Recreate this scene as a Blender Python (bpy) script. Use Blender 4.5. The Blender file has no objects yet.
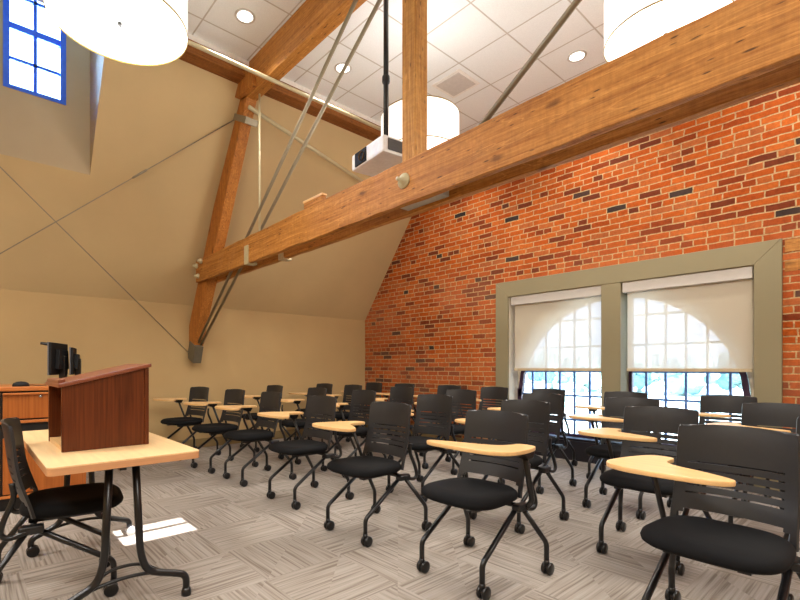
import bpy, bmesh, math, random
from mathutils import Vector, Matrix
random.seed(7)
S = bpy.context.scene
COL = S.collection
PI = math.pi

# ------------------------------------------------------------------ survey
# camera solved from the photograph's vanishing points; metres, floor at z=0
FOC, PX, HZ, YAW, EYE = 464.8, 362.0, 367.5, .865, 1.15
sy, cy = math.sin(YAW), math.cos(YAW)
def _ray(px, py):
    r = (px-PX)/FOC
    return Vector((-sy+cy*r, cy+sy*r, (HZ-py)/FOC))
def ony(px, py, y): R = _ray(px, py); return Vector((0, 0, EYE)) + R*(y/R.y)
def onx(px, py, x): R = _ray(px, py); return Vector((0, 0, EYE)) + R*(x/R.x)
def onz(px, py, z): R = _ray(px, py); return Vector((0, 0, EYE)) + R*((z-EYE)/R.z)

XW, YD = -6.60, 5.70            # knee wall, brick wall
XR, YF = 3.2, -2.6              # walls behind and beside the camera
ZK = 2.03                       # top of knee wall
SL = 1.385                      # roof slope
ZC = 4.56                       # ceiling
def slope_z(x): return ZK + SL*(x-XW)
XCE = XW + (ZC-ZK)/SL           # where the slope meets the ceiling

# ------------------------------------------------------------------ nodes
def new_mat(name):
    m = bpy.data.materials.new(name); m.use_nodes = True
    nt = m.node_tree; nt.nodes.clear()
    out = nt.nodes.new('ShaderNodeOutputMaterial')
    b = nt.nodes.new('ShaderNodeBsdfPrincipled')
    nt.links.new(b.outputs[0], out.inputs[0])
    return m, nt, b
def N(nt, t, **kw):
    n = nt.nodes.new(t)
    for k, v in kw.items(): setattr(n, k, v)
    return n
def math_n(nt, op, a, b=None, c=None):
    n = N(nt, 'ShaderNodeMath', operation=op)
    for i, v in enumerate((a, b, c)):
        if v is None: continue
        if isinstance(v, (int, float)): n.inputs[i].default_value = v
        else: nt.links.new(v, n.inputs[i])
    return n.outputs[0]
def ramp(nt, fac, stops, interp='LINEAR'):
    n = N(nt, 'ShaderNodeValToRGB'); n.color_ramp.interpolation = interp
    e = n.color_ramp.elements
    while len(e) < len(stops): e.new(.5)
    for el, (p, c) in zip(e, stops): el.position = p; el.color = (*c, 1)
    nt.links.new(fac, n.inputs[0]); return n.outputs[0]
def mixc(nt, fac, a, b, blend='MIX'):
    n = N(nt, 'ShaderNodeMix', data_type='RGBA', blend_type=blend)
    for i, v in ((0, fac), (6, a), (7, b)):
        if isinstance(v, (int, float)): n.inputs[i].default_value = v
        elif isinstance(v, tuple): n.inputs[i].default_value = (*v, 1)
        else: nt.links.new(v, n.inputs[i])
    return n.outputs[2]
def coords(nt, scale=(1, 1, 1), loc=(0, 0, 0)):
    tc = N(nt, 'ShaderNodeTexCoord'); mp = N(nt, 'ShaderNodeMapping')
    mp.inputs['Scale'].default_value = scale; mp.inputs['Location'].default_value = loc
    nt.links.new(tc.outputs['Object'], mp.inputs[0]); return mp.outputs[0]
def noise(nt, vec, scale=5, detail=4, rough=.55, dist=0):
    n = N(nt, 'ShaderNodeTexNoise'); n.inputs['Scale'].default_value = scale
    n.inputs['Detail'].default_value = detail; n.inputs['Roughness'].default_value = rough
    n.inputs['Distortion'].default_value = dist
    nt.links.new(vec, n.inputs['Vector']); return n.outputs['Fac']
def bump(nt, b, h, strength=.3, dist=.01):
    n = N(nt, 'ShaderNodeBump'); n.inputs['Strength'].default_value = strength
    n.inputs['Distance'].default_value = dist
    nt.links.new(h, n.inputs['Height']); nt.links.new(n.outputs[0], b.inputs['Normal'])
def sr(*c):   # sRGB 0-255 -> linear
    return tuple((v/255/12.92) if v/255 <= .04045 else ((v/255+.055)/1.055)**2.4 for v in c)

def plain(name, col, rough=.5, metal=0, var=.06, vs=30, spec=.5):
    m, nt, b = new_mat(name)
    f = noise(nt, coords(nt), vs, 3)
    lo = tuple(c*(1-var) for c in col); hi = tuple(min(1, c*(1+var)) for c in col)
    nt.links.new(ramp(nt, f, [(.3, lo), (.7, hi)]), b.inputs['Base Color'])
    b.inputs['Roughness'].default_value = rough; b.inputs['Metallic'].default_value = metal
    b.inputs['Specular IOR Level'].default_value = spec
    return m
def emis(name, col, strength, base=(.9, .9, .88)):
    m, nt, b = new_mat(name)
    b.inputs['Base Color'].default_value = (*base, 1)
    b.inputs['Emission Color'].default_value = (*col, 1); b.inputs['Emission Strength'].default_value = strength
    return m
def paint(name, col, bumpy=.12):
    m, nt, b = new_mat(name)
    v = coords(nt)
    f = noise(nt, v, 1.3, 5); g = noise(nt, v, 140, 2)
    nt.links.new(ramp(nt, f, [(.25, tuple(c*.93 for c in col)), (.75, tuple(c*1.05 for c in col))]), b.inputs['Base Color'])
    b.inputs['Roughness'].default_value = .75; b.inputs['Specular IOR Level'].default_value = .25
    bump(nt, b, g, bumpy, .004); return m
def timber(name, axis, dark, mid, light, gscale=1.0, rough=.6, knots=True, bs=.35):
    """axis: grain direction 0/1/2 in object space"""
    m, nt, b = new_mat(name)
    sc = [7*gscale]*3; sc[axis] = .35*gscale
    v = coords(nt, tuple(sc))
    f = noise(nt, v, 2.2, 8, .62, .6)
    sc2 = [60*gscale]*3; sc2[axis] = 1.6*gscale
    g = noise(nt, coords(nt, tuple(sc2)), 1.5, 3)
    c = ramp(nt, f, [(.25, dark), (.5, mid), (.78, light)])
    c = mixc(nt, .42, c, ramp(nt, g, [(.32, dark), (.62, light)]))
    if knots:
        wv = noise(nt, coords(nt, (26, 26, 26)), 1.0, 6, .7)
        c = mixc(nt, .55, c, ramp(nt, wv, [(.35, (.62, .58, .52)), (.62, (1, 1, 1))]), 'MULTIPLY')
    if knots:
        sk = [5.5]*3; sk[axis] = 2.2
        vo = N(nt, 'ShaderNodeTexVoronoi'); vo.inputs['Scale'].default_value = 1.0
        nt.links.new(coords(nt, tuple(sk)), vo.inputs['Vector'])
        k = ramp(nt, vo.outputs['Distance'], [(.045, (1, 1, 1)), (.14, (0, 0, 0))])
        kk = math_n(nt, 'MULTIPLY', k, .65)
        c = mixc(nt, kk, c, tuple(x*.22 for x in dark))
        for sa, sc_, lim, th in ((5, 24, .72, .16), (9, 40, .6, .2)):      # checks and worm holes
            sm = [sc_]*3; sm[axis] = sa
            vm = N(nt, 'ShaderNodeTexVoronoi'); vm.inputs['Scale'].default_value = 1
            nt.links.new(coords(nt, tuple(sm), (.37*sa, .21, .63)), vm.inputs['Vector'])
            sv = N(nt, 'ShaderNodeSeparateColor'); nt.links.new(vm.outputs['Color'], sv.inputs[0])
            km = ramp(nt, vm.outputs['Distance'], [(th*.45, (1, 1, 1)), (th, (0, 0, 0))])
            km = math_n(nt, 'MULTIPLY', km, math_n(nt, 'GREATER_THAN', sv.outputs[0], lim))
            c = mixc(nt, math_n(nt, 'MULTIPLY', km, .8), c, tuple(x*.12 for x in dark))
        ss = [9]*3; ss[axis] = .5                                            # long wavy pale seams
        sn = noise(nt, coords(nt, tuple(ss)), 1.0, 4, .5, 1.2)
        seam = ramp(nt, math_n(nt, 'ABSOLUTE', math_n(nt, 'SUBTRACT', sn, .5)), [(.0, (1, 1, 1)), (.012, (0, 0, 0))])
        c = mixc(nt, math_n(nt, 'MULTIPLY', seam, .38), c, tuple(min(1, x*1.35) for x in light))
        sv_ = [5]*3; sv_[axis] = 75                                          # saw marks across the grain
        saw = noise(nt, coords(nt, tuple(sv_)), 1.0, 2)
        c = mixc(nt, .35, c, ramp(nt, saw, [(.35, (.78, .76, .72)), (.6, (1, 1, 1))]), 'MULTIPLY')
        g = math_n(nt, 'ADD', g, math_n(nt, 'MULTIPLY', saw, .8))
    nt.links.new(c, b.inputs['Base Color']); b.inputs['Roughness'].default_value = rough
    b.inputs['Specular IOR Level'].default_value = .3
    bump(nt, b, math_n(nt, 'ADD', f, g), bs, .006); return m

def brick_mat():
    m, nt, b = new_mat('orange_brick')
    tc = N(nt, 'ShaderNodeTexCoord'); sp = N(nt, 'ShaderNodeSeparateXYZ')
    wob = N(nt, 'ShaderNodeTexNoise'); wob.inputs['Scale'].default_value = 9; wob.inputs['Detail'].default_value = 2
    nt.links.new(tc.outputs['Object'], wob.inputs['Vector'])
    va = N(nt, 'ShaderNodeVectorMath', operation='MULTIPLY_ADD')
    nt.links.new(wob.outputs['Color'], va.inputs[0]); va.inputs[1].default_value = (.026, .0, .016)
    nt.links.new(tc.outputs['Object'], va.inputs[2])
    nt.links.new(va.outputs[0], sp.inputs[0])
    X, Z = sp.outputs[0], sp.outputs[2]
    ch, bw = .0687, .212
    rz = math_n(nt, 'DIVIDE', Z, ch); row = math_n(nt, 'FLOOR', rz); fz = math_n(nt, 'FRACT', rz)
    six = math_n(nt, 'LESS_THAN', math_n(nt, 'FLOORED_MODULO', row, 7), .5)     # a header course every seventh
    width = math_n(nt, 'SUBTRACT', bw, math_n(nt, 'MULTIPLY', six, bw*.47))
    wn0 = N(nt, 'ShaderNodeTexWhiteNoise', noise_dimensions='1D'); nt.links.new(row, wn0.inputs['W'])
    off = math_n(nt, 'ADD', math_n(nt, 'MULTIPLY', math_n(nt, 'FLOORED_MODULO', row, 2), .5), math_n(nt, 'MULTIPLY', wn0.outputs['Value'], .22))
    cx = math_n(nt, 'ADD', math_n(nt, 'DIVIDE', X, width), off)
    colm = math_n(nt, 'FLOOR', cx); fx = math_n(nt, 'FRACT', cx)
    cb = N(nt, 'ShaderNodeCombineXYZ'); nt.links.new(colm, cb.inputs[0]); nt.links.new(row, cb.inputs[1])
    wn = N(nt, 'ShaderNodeTexWhiteNoise', noise_dimensions='3D'); nt.links.new(cb.outputs[0], wn.inputs['Vector'])
    # mortar
    dz = math_n(nt, 'MULTIPLY', math_n(nt, 'MINIMUM', fz, math_n(nt, 'SUBTRACT', 1, fz)), ch)
    dx = math_n(nt, 'MULTIPLY', math_n(nt, 'MINIMUM', fx, math_n(nt, 'SUBTRACT', 1, fx)), width)
    d = math_n(nt, 'MINIMUM', dz, dx)
    mr = N(nt, 'ShaderNodeMapRange', interpolation_type='SMOOTHSTEP'); nt.links.new(d, mr.inputs[0])
    mr.inputs[1].default_value = .0036; mr.inputs[2].default_value = .0078
    c = ramp(nt, wn.outputs['Value'], [(0, sr(50, 42, 40)), (.022, sr(72, 54, 48)), (.035, sr(112, 50, 26)), (.15, sr(140, 58, 20)),
                                       (.27, sr(176, 78, 22)), (.55, sr(190, 90, 26)), (.82, sr(198, 102, 38)), (1, sr(176, 98, 52))])
    st = noise(nt, tc.outputs['Object'], 38, 5, .7)
    c = mixc(nt, .5, c, ramp(nt, st, [(.3, (.38, .33, .3)), (.62, (1, 1, 1))]), 'MULTIPLY')
    big = noise(nt, tc.outputs['Object'], 2.4, 4, .6)
    c = mixc(nt, .55, c, ramp(nt, big, [(.32, (.66, .60, .58)), (.6, (1, 1, 1))]), 'MULTIPLY')
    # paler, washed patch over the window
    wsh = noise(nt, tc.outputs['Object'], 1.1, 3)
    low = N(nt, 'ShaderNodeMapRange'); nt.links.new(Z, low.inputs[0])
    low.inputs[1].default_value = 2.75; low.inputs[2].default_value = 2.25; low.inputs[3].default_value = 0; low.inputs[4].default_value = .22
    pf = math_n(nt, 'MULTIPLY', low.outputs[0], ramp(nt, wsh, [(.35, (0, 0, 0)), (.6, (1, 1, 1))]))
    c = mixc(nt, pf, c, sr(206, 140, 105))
    mo = ramp(nt, st, [(.3, sr(150, 118, 80)), (.7, sr(204, 176, 130))])
    c = mixc(nt, mr.outputs[0], mo, c)
    nt.links.new(c, b.inputs['Base Color'])
    b.inputs['Roughness'].default_value = .82; b.inputs['Specular IOR Level'].default_value = .2
    h = math_n(nt, 'ADD', mr.outputs[0], math_n(nt, 'MULTIPLY', st, .35))
    bump(nt, b, h, .55, .007); return m

def carpet_mat():
    m, nt, b = new_mat('carpet_tile')
    tc = N(nt, 'ShaderNodeTexCoord'); sp = N(nt, 'ShaderNodeSeparateXYZ'); nt.links.new(tc.outputs['Object'], sp.inputs[0])
    T = .5
    X = math_n(nt, 'DIVIDE', math_n(nt, 'ADD', sp.outputs[0], .25), T); Y = math_n(nt, 'DIVIDE', math_n(nt, 'ADD', sp.outputs[1], .26), T)
    par = math_n(nt, 'FLOORED_MODULO', math_n(nt, 'ADD', math_n(nt, 'FLOOR', X), math_n(nt, 'FLOOR', Y)), 2)
    def stripes(a, c_, k):
        cb = N(nt, 'ShaderNodeCombineXYZ')
        nt.links.new(math_n(nt, 'MULTIPLY', sp.outputs[0], a), cb.inputs[0])
        nt.links.new(math_n(nt, 'MULTIPLY', sp.outputs[1], c_), cb.inputs[1])
        nt.links.new(math_n(nt, 'FLOOR', math_n(nt, 'ADD', X, Y)), cb.inputs[2])
        return noise(nt, cb.outputs[0], k, 2, .5)
    a1 = stripes(1.5, 66, 1); a2 = stripes(66, 1.5, 1)
    f = N(nt, 'ShaderNodeMix', data_type='FLOAT'); nt.links.new(par, f.inputs[0]); nt.links.new(a1, f.inputs[2]); nt.links.new(a2, f.inputs[3])
    F = f.outputs[0]
    c = ramp(nt, F, [(.34, sr(130, 120, 111)), (.48, sr(160, 151, 142)), (.63, sr(172, 164, 156))])
    cb = N(nt, 'ShaderNodeCombineXYZ'); nt.links.new(math_n(nt, 'FLOOR', X), cb.inputs[0]); nt.links.new(math_n(nt, 'FLOOR', Y), cb.inputs[1])
    wn = N(nt, 'ShaderNodeTexWhiteNoise', noise_dimensions='2D'); nt.links.new(cb.outputs[0], wn.inputs['Vector'])
    c = mixc(nt, .6, c, ramp(nt, wn.outputs['Value'], [(0, (.84, .83, .82)), (1, (1, 1, 1))]), 'MULTIPLY')
    fine = noise(nt, tc.outputs['Object'], 420, 2)
    c = mixc(nt, .5, c, ramp(nt, fine, [(.3, (.75, .75, .75)), (.7, (1, 1, 1))]), 'MULTIPLY')
    nt.links.new(c, b.inputs['Base Color']); b.inputs['Roughness'].default_value = .95
    b.inputs['Specular IOR Level'].default_value = .1
    bump(nt, b, math_n(nt, 'ADD', F, math_n(nt, 'MULTIPLY', fine, .4)), .5, .006); return m

def ceiling_mat():
    m, nt, b = new_mat('acoustic_ceiling_tile')
    tc = N(nt, 'ShaderNodeTexCoord'); sp = N(nt, 'ShaderNodeSeparateXYZ'); nt.links.new(tc.outputs['Object'], sp.inputs[0])
    T = .6096
    def edge(o, off):
        q = math_n(nt, 'FRACT', math_n(nt, 'DIVIDE', math_n(nt, 'SUBTRACT', o, off), T))
        return math_n(nt, 'MINIMUM', q, math_n(nt, 'SUBTRACT', 1, q))
    d = math_n(nt, 'MINIMUM', edge(sp.outputs[0], -4.478), edge(sp.outputs[1], 1.766))
    g = N(nt, 'ShaderNodeMapRange'); nt.links.new(d, g.inputs[0]); g.inputs[1].default_value = .008; g.inputs[2].default_value = .016
    f = noise(nt, tc.outputs['Object'], 160, 3)
    c = ramp(nt, f, [(.3, sr(232, 236, 236)), (.7, sr(244, 248, 248))])
    c = mixc(nt, g.outputs[0], sr(196, 192, 184), c)
    nt.links.new(c, b.inputs['Base Color']); b.inputs['Roughness'].default_value = .9
    b.inputs['Specular IOR Level'].default_value = .1
    bump(nt, b, g.outputs[0], .5, .006); return m

def fabric_shade():
    m, nt, b = new_mat('shade_fabric'); out = [n for n in nt.nodes if n.type == 'OUTPUT_MATERIAL'][0]
    v = coords(nt)
    f = noise(nt, v, 300, 2)
    nt.links.new(ramp(nt, f, [(.3, sr(206, 194, 172)), (.7, sr(220, 210, 190))]), b.inputs['Base Color'])
    b.inputs['Roughness'].default_value = .9
    tl = N(nt, 'ShaderNodeBsdfTranslucent'); tl.inputs[0].default_value = (.75, .68, .58, 1)
    a = N(nt, 'ShaderNodeMixShader'); a.inputs[0].default_value = .3
    nt.links.new(b.outputs[0], a.inputs[1]); nt.links.new(tl.outputs[0], a.inputs[2])
    tr = N(nt, 'ShaderNodeBsdfTransparent'); tr.inputs[0].default_value = (.9, .92, 1, 1)
    mx = N(nt, 'ShaderNodeMixShader'); mx.inputs[0].default_value = .085
    nt.links.new(a.outputs[0], mx.inputs[1]); nt.links.new(tr.outputs[0], mx.inputs[2])
    nt.links.new(mx.outputs[0], out.inputs[0]); return m
def glass_mat():
    m, nt, b = new_mat('window_glass'); out = [n for n in nt.nodes if n.type == 'OUTPUT_MATERIAL'][0]
    tr = N(nt, 'ShaderNodeBsdfTransparent'); tr.inputs[0].default_value = (.93, .97, 1, 1)
    gl = N(nt, 'ShaderNodeBsdfGlossy'); gl.inputs['Roughness'].default_value = .03
    fr = N(nt, 'ShaderNodeFresnel'); fr.inputs[0].default_value = 1.35
    mx = N(nt, 'ShaderNodeMixShader'); nt.links.new(fr.outputs[0], mx.inputs[0])
    nt.links.new(tr.outputs[0], mx.inputs[1]); nt.links.new(gl.outputs[0], mx.inputs[2])
    nt.links.new(mx.outputs[0], out.inputs[0]); return m
def maple_mat(name, axis, col, rough=.35):
    m, nt, b = new_mat(name)
    sc = [40]*3; sc[axis] = 3
    f = noise(nt, coords(nt, tuple(sc)), 1, 4)
    nt.links.new(ramp(nt, f, [(.3, tuple(c*.88 for c in col)), (.7, tuple(min(1, c*1.06) for c in col))]), b.inputs['Base Color'])
    b.inputs['Roughness'].default_value = rough; return m

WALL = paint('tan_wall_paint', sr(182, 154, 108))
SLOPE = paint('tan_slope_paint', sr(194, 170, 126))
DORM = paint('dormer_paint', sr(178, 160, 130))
BRICK = brick_mat(); CARPET = carpet_mat(); CEIL = ceiling_mat()
cD, cM, cL = sr(132, 78, 28), sr(180, 116, 46), sr(204, 146, 76)
TX = timber('timber_along_beam', 0, cD, cM, cL)
TY = timber('timber_along_purlin', 1, sr(100, 56, 20), sr(138, 82, 32), sr(160, 102, 48))
TZ = timber('timber_upright', 2, sr(142, 90, 32), sr(188, 130, 54), sr(210, 158, 84))
TR = timber('timber_rafter', 2, sr(132, 76, 26), sr(178, 108, 42), sr(198, 134, 62))
BASE = paint('olive_baseboard', sr(138, 116, 78), .04)
OLIVE = paint('olive_casing_paint', sr(140, 130, 102), .04)
CREAM = plain('cream_steel', sr(186, 174, 138), .4, .1)
GALV = plain('grey_steel', sr(140, 130, 108), .5, .35)
GALVD = plain('dark_grey_steel', sr(104, 98, 82), .5, .3)
BLK = plain('black_steel', sr(20, 20, 22), .3, .0, .1)
PLAST = plain('black_plastic', sr(38, 38, 40), .4, 0, .06, 60, .4)
SEATM = plain('black_seat_fabric', sr(13, 13, 15), .85, 0, .3, 400, .2)
MAPLE = maple_mat('maple_laminate', 0, sr(226, 182, 124))
MAPLET = maple_mat('maple_table', 0, sr(232, 196, 146))
EDGE = maple_mat('tan_table_edge', 1, sr(206, 150, 104))
CHERRY = timber('cherry_lectern', 2, sr(56, 22, 10), sr(90, 42, 18), sr(106, 54, 26), 1.3, .3, False, .03)
CHERRYT = timber('cherry_lectern_top', 1, sr(90, 44, 28), sr(126, 70, 48), sr(142, 86, 62), 1.3, .28, False, .03)
ORANGE = timber('orange_cherry', 2, sr(132, 70, 26), sr(166, 92, 38), sr(182, 108, 52), .8, .35, False, .03)
ORANGE_Y = timber('orange_cherry_edge', 1, sr(160, 86, 36), sr(186, 108, 50), sr(200, 126, 66), .8, .35, False, .03)
LAMP = emis('pendant_shade_glow', (1, .96, .88), .8)
LAMPB = emis('pendant_diffuser_glow', (1, .97, .92), .85)
DOWN = emis('downlight_glow', (1, .97, .9), 6)
WHITE = plain('white_plastic', sr(226, 226, 226), .4)
WHITET = plain('white_trim', sr(236, 234, 228), .5)
VAL = plain('valance_grey', sr(186, 180, 172), .5, 0, .02)
GOLD = plain('brass_rim', sr(150, 126, 60), .4, .4)
GREY = plain('grey_grille', sr(204, 200, 194), .6)
GLASS = glass_mat(); SHADE = fabric_shade()
BLUE = plain('blue_lit_sash', sr(48, 100, 225), .45)  # blue sky bleed is put into the dormer frame colour
NAVY = plain('navy_muntin', sr(92, 128, 196), .5)
PURPLE = plain('dark_purple_frame', sr(62, 36, 66), .5)
DARK = plain('dark_window_panel', sr(36, 34, 42), .5)  # near-black navy on the sill and low panel
REVEAL = paint('pale_reveal', sr(214, 204, 186))
SILVER = plain('silver_metal', sr(190, 190, 190), .25, .9)
SCREEN = plain('monitor_black', sr(18, 18, 20), .6, 0, .06, 30, .25)
BEZEL = plain('monitor_edge', sr(110, 112, 118), .35, .3)

# ------------------------------------------------------------------ mesh helpers
class MB:
    def __init__(s): s.v = []; s.f = []; s.sm = []
    def add(s, vs, fs, smooth=False):
        o = len(s.v); s.v += [tuple(v) for v in vs]
        s.f += [tuple(i+o for i in f) for f in fs]; s.sm += [smooth]*len(fs); return s
    def box(s, x0, x1, y0, y1, z0, z1, M=None):
        vs = [Vector((x, y, z)) for z in (z0, z1) for y in (y0, y1) for x in (x0, x1)]
        if M: vs = [M @ v for v in vs]
        return s.add(vs, [(0, 2, 3, 1), (4, 5, 7, 6), (0, 1, 5, 4), (2, 6, 7, 3), (0, 4, 6, 2), (1, 3, 7, 5)])
    def tube(s, pts, r, n=10, cap=True, flat=1.0):
        pts = [Vector(p) for p in pts]; rs = r if isinstance(r, (list, tuple)) else [r]*len(pts)
        T = [(pts[min(i+1, len(pts)-1)]-pts[max(i-1, 0)]).normalized() for i in range(len(pts))]
        up = Vector((0, 0, 1)) if abs(T[0].z) < .9 else Vector((1, 0, 0))
        a = T[0].cross(up).normalized(); vs = []
        for p, t, q in zip(pts, T, rs):
            a = (a - t*a.dot(t)).normalized(); b = t.cross(a)
            vs += [p + (a*math.cos(2*PI*k/n)*flat + b*math.sin(2*PI*k/n))*q for k in range(n)]
        fs = [(i*n+k, i*n+(k+1) % n, (i+1)*n+(k+1) % n, (i+1)*n+k) for i in range(len(pts)-1) for k in range(n)]
        s.add(vs, fs, True)
        if cap:
            o = len(s.v)-len(vs); m = len(vs)
            s.f += [tuple(o+k for k in range(n-1, -1, -1)), tuple(o+m-n+k for k in range(n))]; s.sm += [False, False]
        return s
    def lathe(s, prof, c, n=32, axis='z', closed=False):
        vs = []
        for r, h in prof:
            for k in range(n):
                a = 2*PI*k/n; p = {'z': (r*math.cos(a), r*math.sin(a), h), 'y': (r*math.cos(a), h, r*math.sin(a)), 'x': (h, r*math.cos(a), r*math.sin(a))}[axis]
                vs.append(Vector(p)+Vector(c))
        m = len(prof)
        fs = [(i*n+k, i*n+(k+1) % n, (i+1)*n+(k+1) % n, (i+1)*n+k) for i in range(m-1) for k in range(n)]
        return s.add(vs, fs, True)
    def disc(s, c, r, n=32, axis='z'):
        vs = []
        for k in range(n):
            a = 2*PI*k/n; p = {'z': (r*math.cos(a), r*math.sin(a), 0), 'y': (r*math.cos(a), 0, r*math.sin(a)), 'x': (0, r*math.cos(a), r*math.sin(a))}[axis]
            vs.append(Vector(p)+Vector(c))
        return s.add(vs, [tuple(range(n))])
    def prism(s, poly, a, b, fn):
        """poly: 2D outline; fn(u, v, t) -> 3D"""
        n = len(poly); vs = [fn(u, v, a) for u, v in poly] + [fn(u, v, b) for u, v in poly]
        return s.add(vs, [tuple(range(n-1, -1, -1)), tuple(range(n, 2*n))] + [(i, (i+1) % n, n+(i+1) % n, n+i) for i in range(n)])
    def build(s, name, mat, parent=None, bevel=0, seg=2, origin=None, recalc=True):
        me = bpy.data.meshes.new(name); bm = bmesh.new()
        V = [bm.verts.new(v) for v in s.v]
        for f, sm in zip(s.f, s.sm):
            try: q = bm.faces.new([V[i] for i in f]); q.smooth = sm
            except ValueError: pass
        if recalc: bmesh.ops.recalc_face_normals(bm, faces=bm.faces)
        if bevel:
            ed = [e for e in bm.edges if len(e.link_faces) == 2 and e.calc_face_angle(0) > .6 and not (e.link_faces[0].smooth and e.link_faces[1].smooth)]
            bmesh.ops.bevel(bm, geom=ed, offset=bevel, segments=seg, profile=.6, affect='EDGES', clamp_overlap=True)
        if origin is not None:
            bmesh.ops.translate(bm, verts=bm.verts, vec=-Vector(origin))
        bm.to_mesh(me); bm.free(); me.materials.append(mat)
        o = bpy.data.objects.new(name, me); COL.objects.link(o)
        if origin is not None: o.location = origin
        if parent: o.parent = parent
        return o
def bez(pts, k=6):
    """Catmull-Rom through points"""
    P = [Vector(p) for p in pts]; P = [P[0]*2-P[1]]+P+[P[-1]*2-P[-2]]; out = []
    for i in range(1, len(P)-2):
        for j in range(k):
            t = j/k; a, b, c, d = P[i-1:i+3]
            out.append(.5*((2*b)+(c-a)*t+(2*a-5*b+4*c-d)*t*t+(3*b-a-3*c+d)*t**3))
    out.append(P[-2]); return out
def closed_curve(pts, k=4):
    P = [Vector((*p, 0)) for p in pts]; n = len(P); out = []
    for i in range(n):
        a, b, c, d = P[(i-1) % n], P[i], P[(i+1) % n], P[(i+2) % n]
        for j in range(k):
            t = j/k; q = .5*((2*b)+(c-a)*t+(2*a-5*b+4*c-d)*t*t+(3*b-a-3*c+d)*t**3); out.append((q.x, q.y))
    return out
def fillet(pts, r, k=4):
    """polyline with rounded corners"""
    P = [Vector(p) for p in pts]; out = [P[0]]
    for a, b, c in zip(P, P[1:], P[2:]):
        u, w = (a-b), (c-b); q = min(r, u.length*.45, w.length*.45); s0, s1 = b+u.normalized()*q, b+w.normalized()*q
        for j in range(k+1):
            t = j/k; out.append(s0*(1-t)**2+b*2*t*(1-t)+s1*t*t)
    out.append(P[-1]); return out
def empty(name, loc=(0, 0, 0), rz=0):
    o = bpy.data.objects.new(name, None); COL.objects.link(o); o.location = loc; o.rotation_euler = (0, 0, rz); o.empty_display_size = .1
    return o
def tag(o, label, cat, group=None, kind=None):
    o['label'] = label; o['category'] = cat
    if group: o['group'] = group
    if kind: o['kind'] = kind
    return o
def struct(o): o['kind'] = 'structure'; return o
def copy_tree(o, parent=None):
    c = o.copy(); COL.objects.link(c); c.parent = parent
    for ch in list(o.children): copy_tree(ch, c)
    return c

# ------------------------------------------------------------------ room shell
struct(MB().add([(XW-.1, YF-.1, 0), (XR+.1, YF-.1, 0), (XR+.1, YD+.3, 0), (XW-.1, YD+.3, 0)], [(0, 1, 2, 3)]).build('floor', CARPET, recalc=False))
struct(MB().box(XCE-.02, XR+.1, YF-.1, YD+.3, ZC, ZC+.05).build('ceiling', CEIL))
struct(MB().box(XW-.12, XW, YF-.1, YD+.3, 0, ZK).build('wall_left', WALL))
struct(MB().box(XW, XW+.012, YF, YD, 0, .13).build('baseboard_left', BASE, bevel=.004))
# dormer cut in the slope
pA = _ray(90, 175); t = (ZK-SL*XW-EYE)/(pA.z-SL*pA.x); cor = Vector((0, 0, EYE))+pA*t
XDm, YD1 = cor.x, cor.y; YD0 = YD1-1.9; ZD = 5.35
m = MB()
def sl_quad(y0, y1, x0, x1):
    m.add([(x0, y0, slope_z(x0)), (x0, y1, slope_z(x0)), (x1, y1, slope_z(x1)), (x1, y0, slope_z(x1))], [(0, 1, 2, 3)])
sl_quad(YF-.1, YD0, XW, XCE); sl_quad(YD1, YD+.3, XW, XCE); sl_quad(YD0, YD1, XW, XDm)
struct(m.build('wall_slope', SLOPE))
m = MB()
for y in (YD0, YD1):
    m.add([(XDm, y, slope_z(XDm)), (XCE, y, ZC), (XCE, y, ZD), (XDm, y, ZD)], [(0, 1, 2, 3)])
m.add([(XDm, YD0, ZD), (XDm, YD1, ZD), (XCE, YD1, ZD), (XCE, YD0, ZD)], [(0, 1, 2, 3)])
m.add([(XCE, YD0, ZC), (XCE, YD1, ZC), (XCE, YD1, ZD), (XCE, YD0, ZD)], [(0, 1, 2, 3)])
struct(m.build('wall_dormer_cheek', DORM))
# dormer window opening
wr = onx(66, 105, XDm); wl = onx(3, 87, XDm); W3y0, W3y1, W3z0 = wl.y, wr.y, wr.z-.005; W3z1 = W3z0+1.28
m = MB()
def xquad(y0, y1, z0, z1):
    m.add([(XDm, y0, z0), (XDm, y1, z0), (XDm, y1, z1), (XDm, y0, z1)], [(0, 1, 2, 3)])
zb = slope_z(XDm)
xquad(YD0, W3y0, zb, ZD); xquad(W3y1, YD1, zb, ZD); xquad(W3y0, W3y1, zb, W3z0); xquad(W3y0, W3y1, W3z1, ZD)
struct(m.build('wall_dormer', DORM))
w3 = struct(empty('window_3', (XDm, (W3y0+W3y1)/2, W3z0)))
def at0(root): return -Vector(root.location)
def kid(mb, name, mat, root, bevel=0):
    o = mb.build(name, mat, None, bevel, origin=tuple(root.location)); o.location = (0, 0, 0); o.parent = root; return o
fw = .05
m = MB()
m.box(XDm-.1, XDm+.01, W3y0, W3y0+fw, W3z0, W3z1).box(XDm-.1, XDm+.01, W3y1-fw, W3y1, W3z0, W3z1)
m.box(XDm-.1, XDm+.01, W3y0+fw, W3y1-fw, W3z0, W3z0+.035).box(XDm-.1, XDm+.01, W3y0+fw, W3y1-fw, W3z1-.05, W3z1)
kid(m, 'window_frame', BLUE, w3)
m = MB(); ym = (W3y0+W3y1)/2; hh = (W3z1-W3z0)/2
m.box(XDm-.07, XDm-.02, W3y0+fw, W3y1-fw, W3z0+hh-.03, W3z0+hh+.03)
m.box(XDm-.06, XDm-.03, ym-.015, ym+.015, W3z0, W3z1)
for q in (.5, 1.5):
    m.box(XDm-.06, XDm-.03, W3y0+fw, W3y1-fw, W3z0+hh*q-.014, W3z0+hh*q+.014)
kid(m, 'window_muntin', BLUE, w3)
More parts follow.
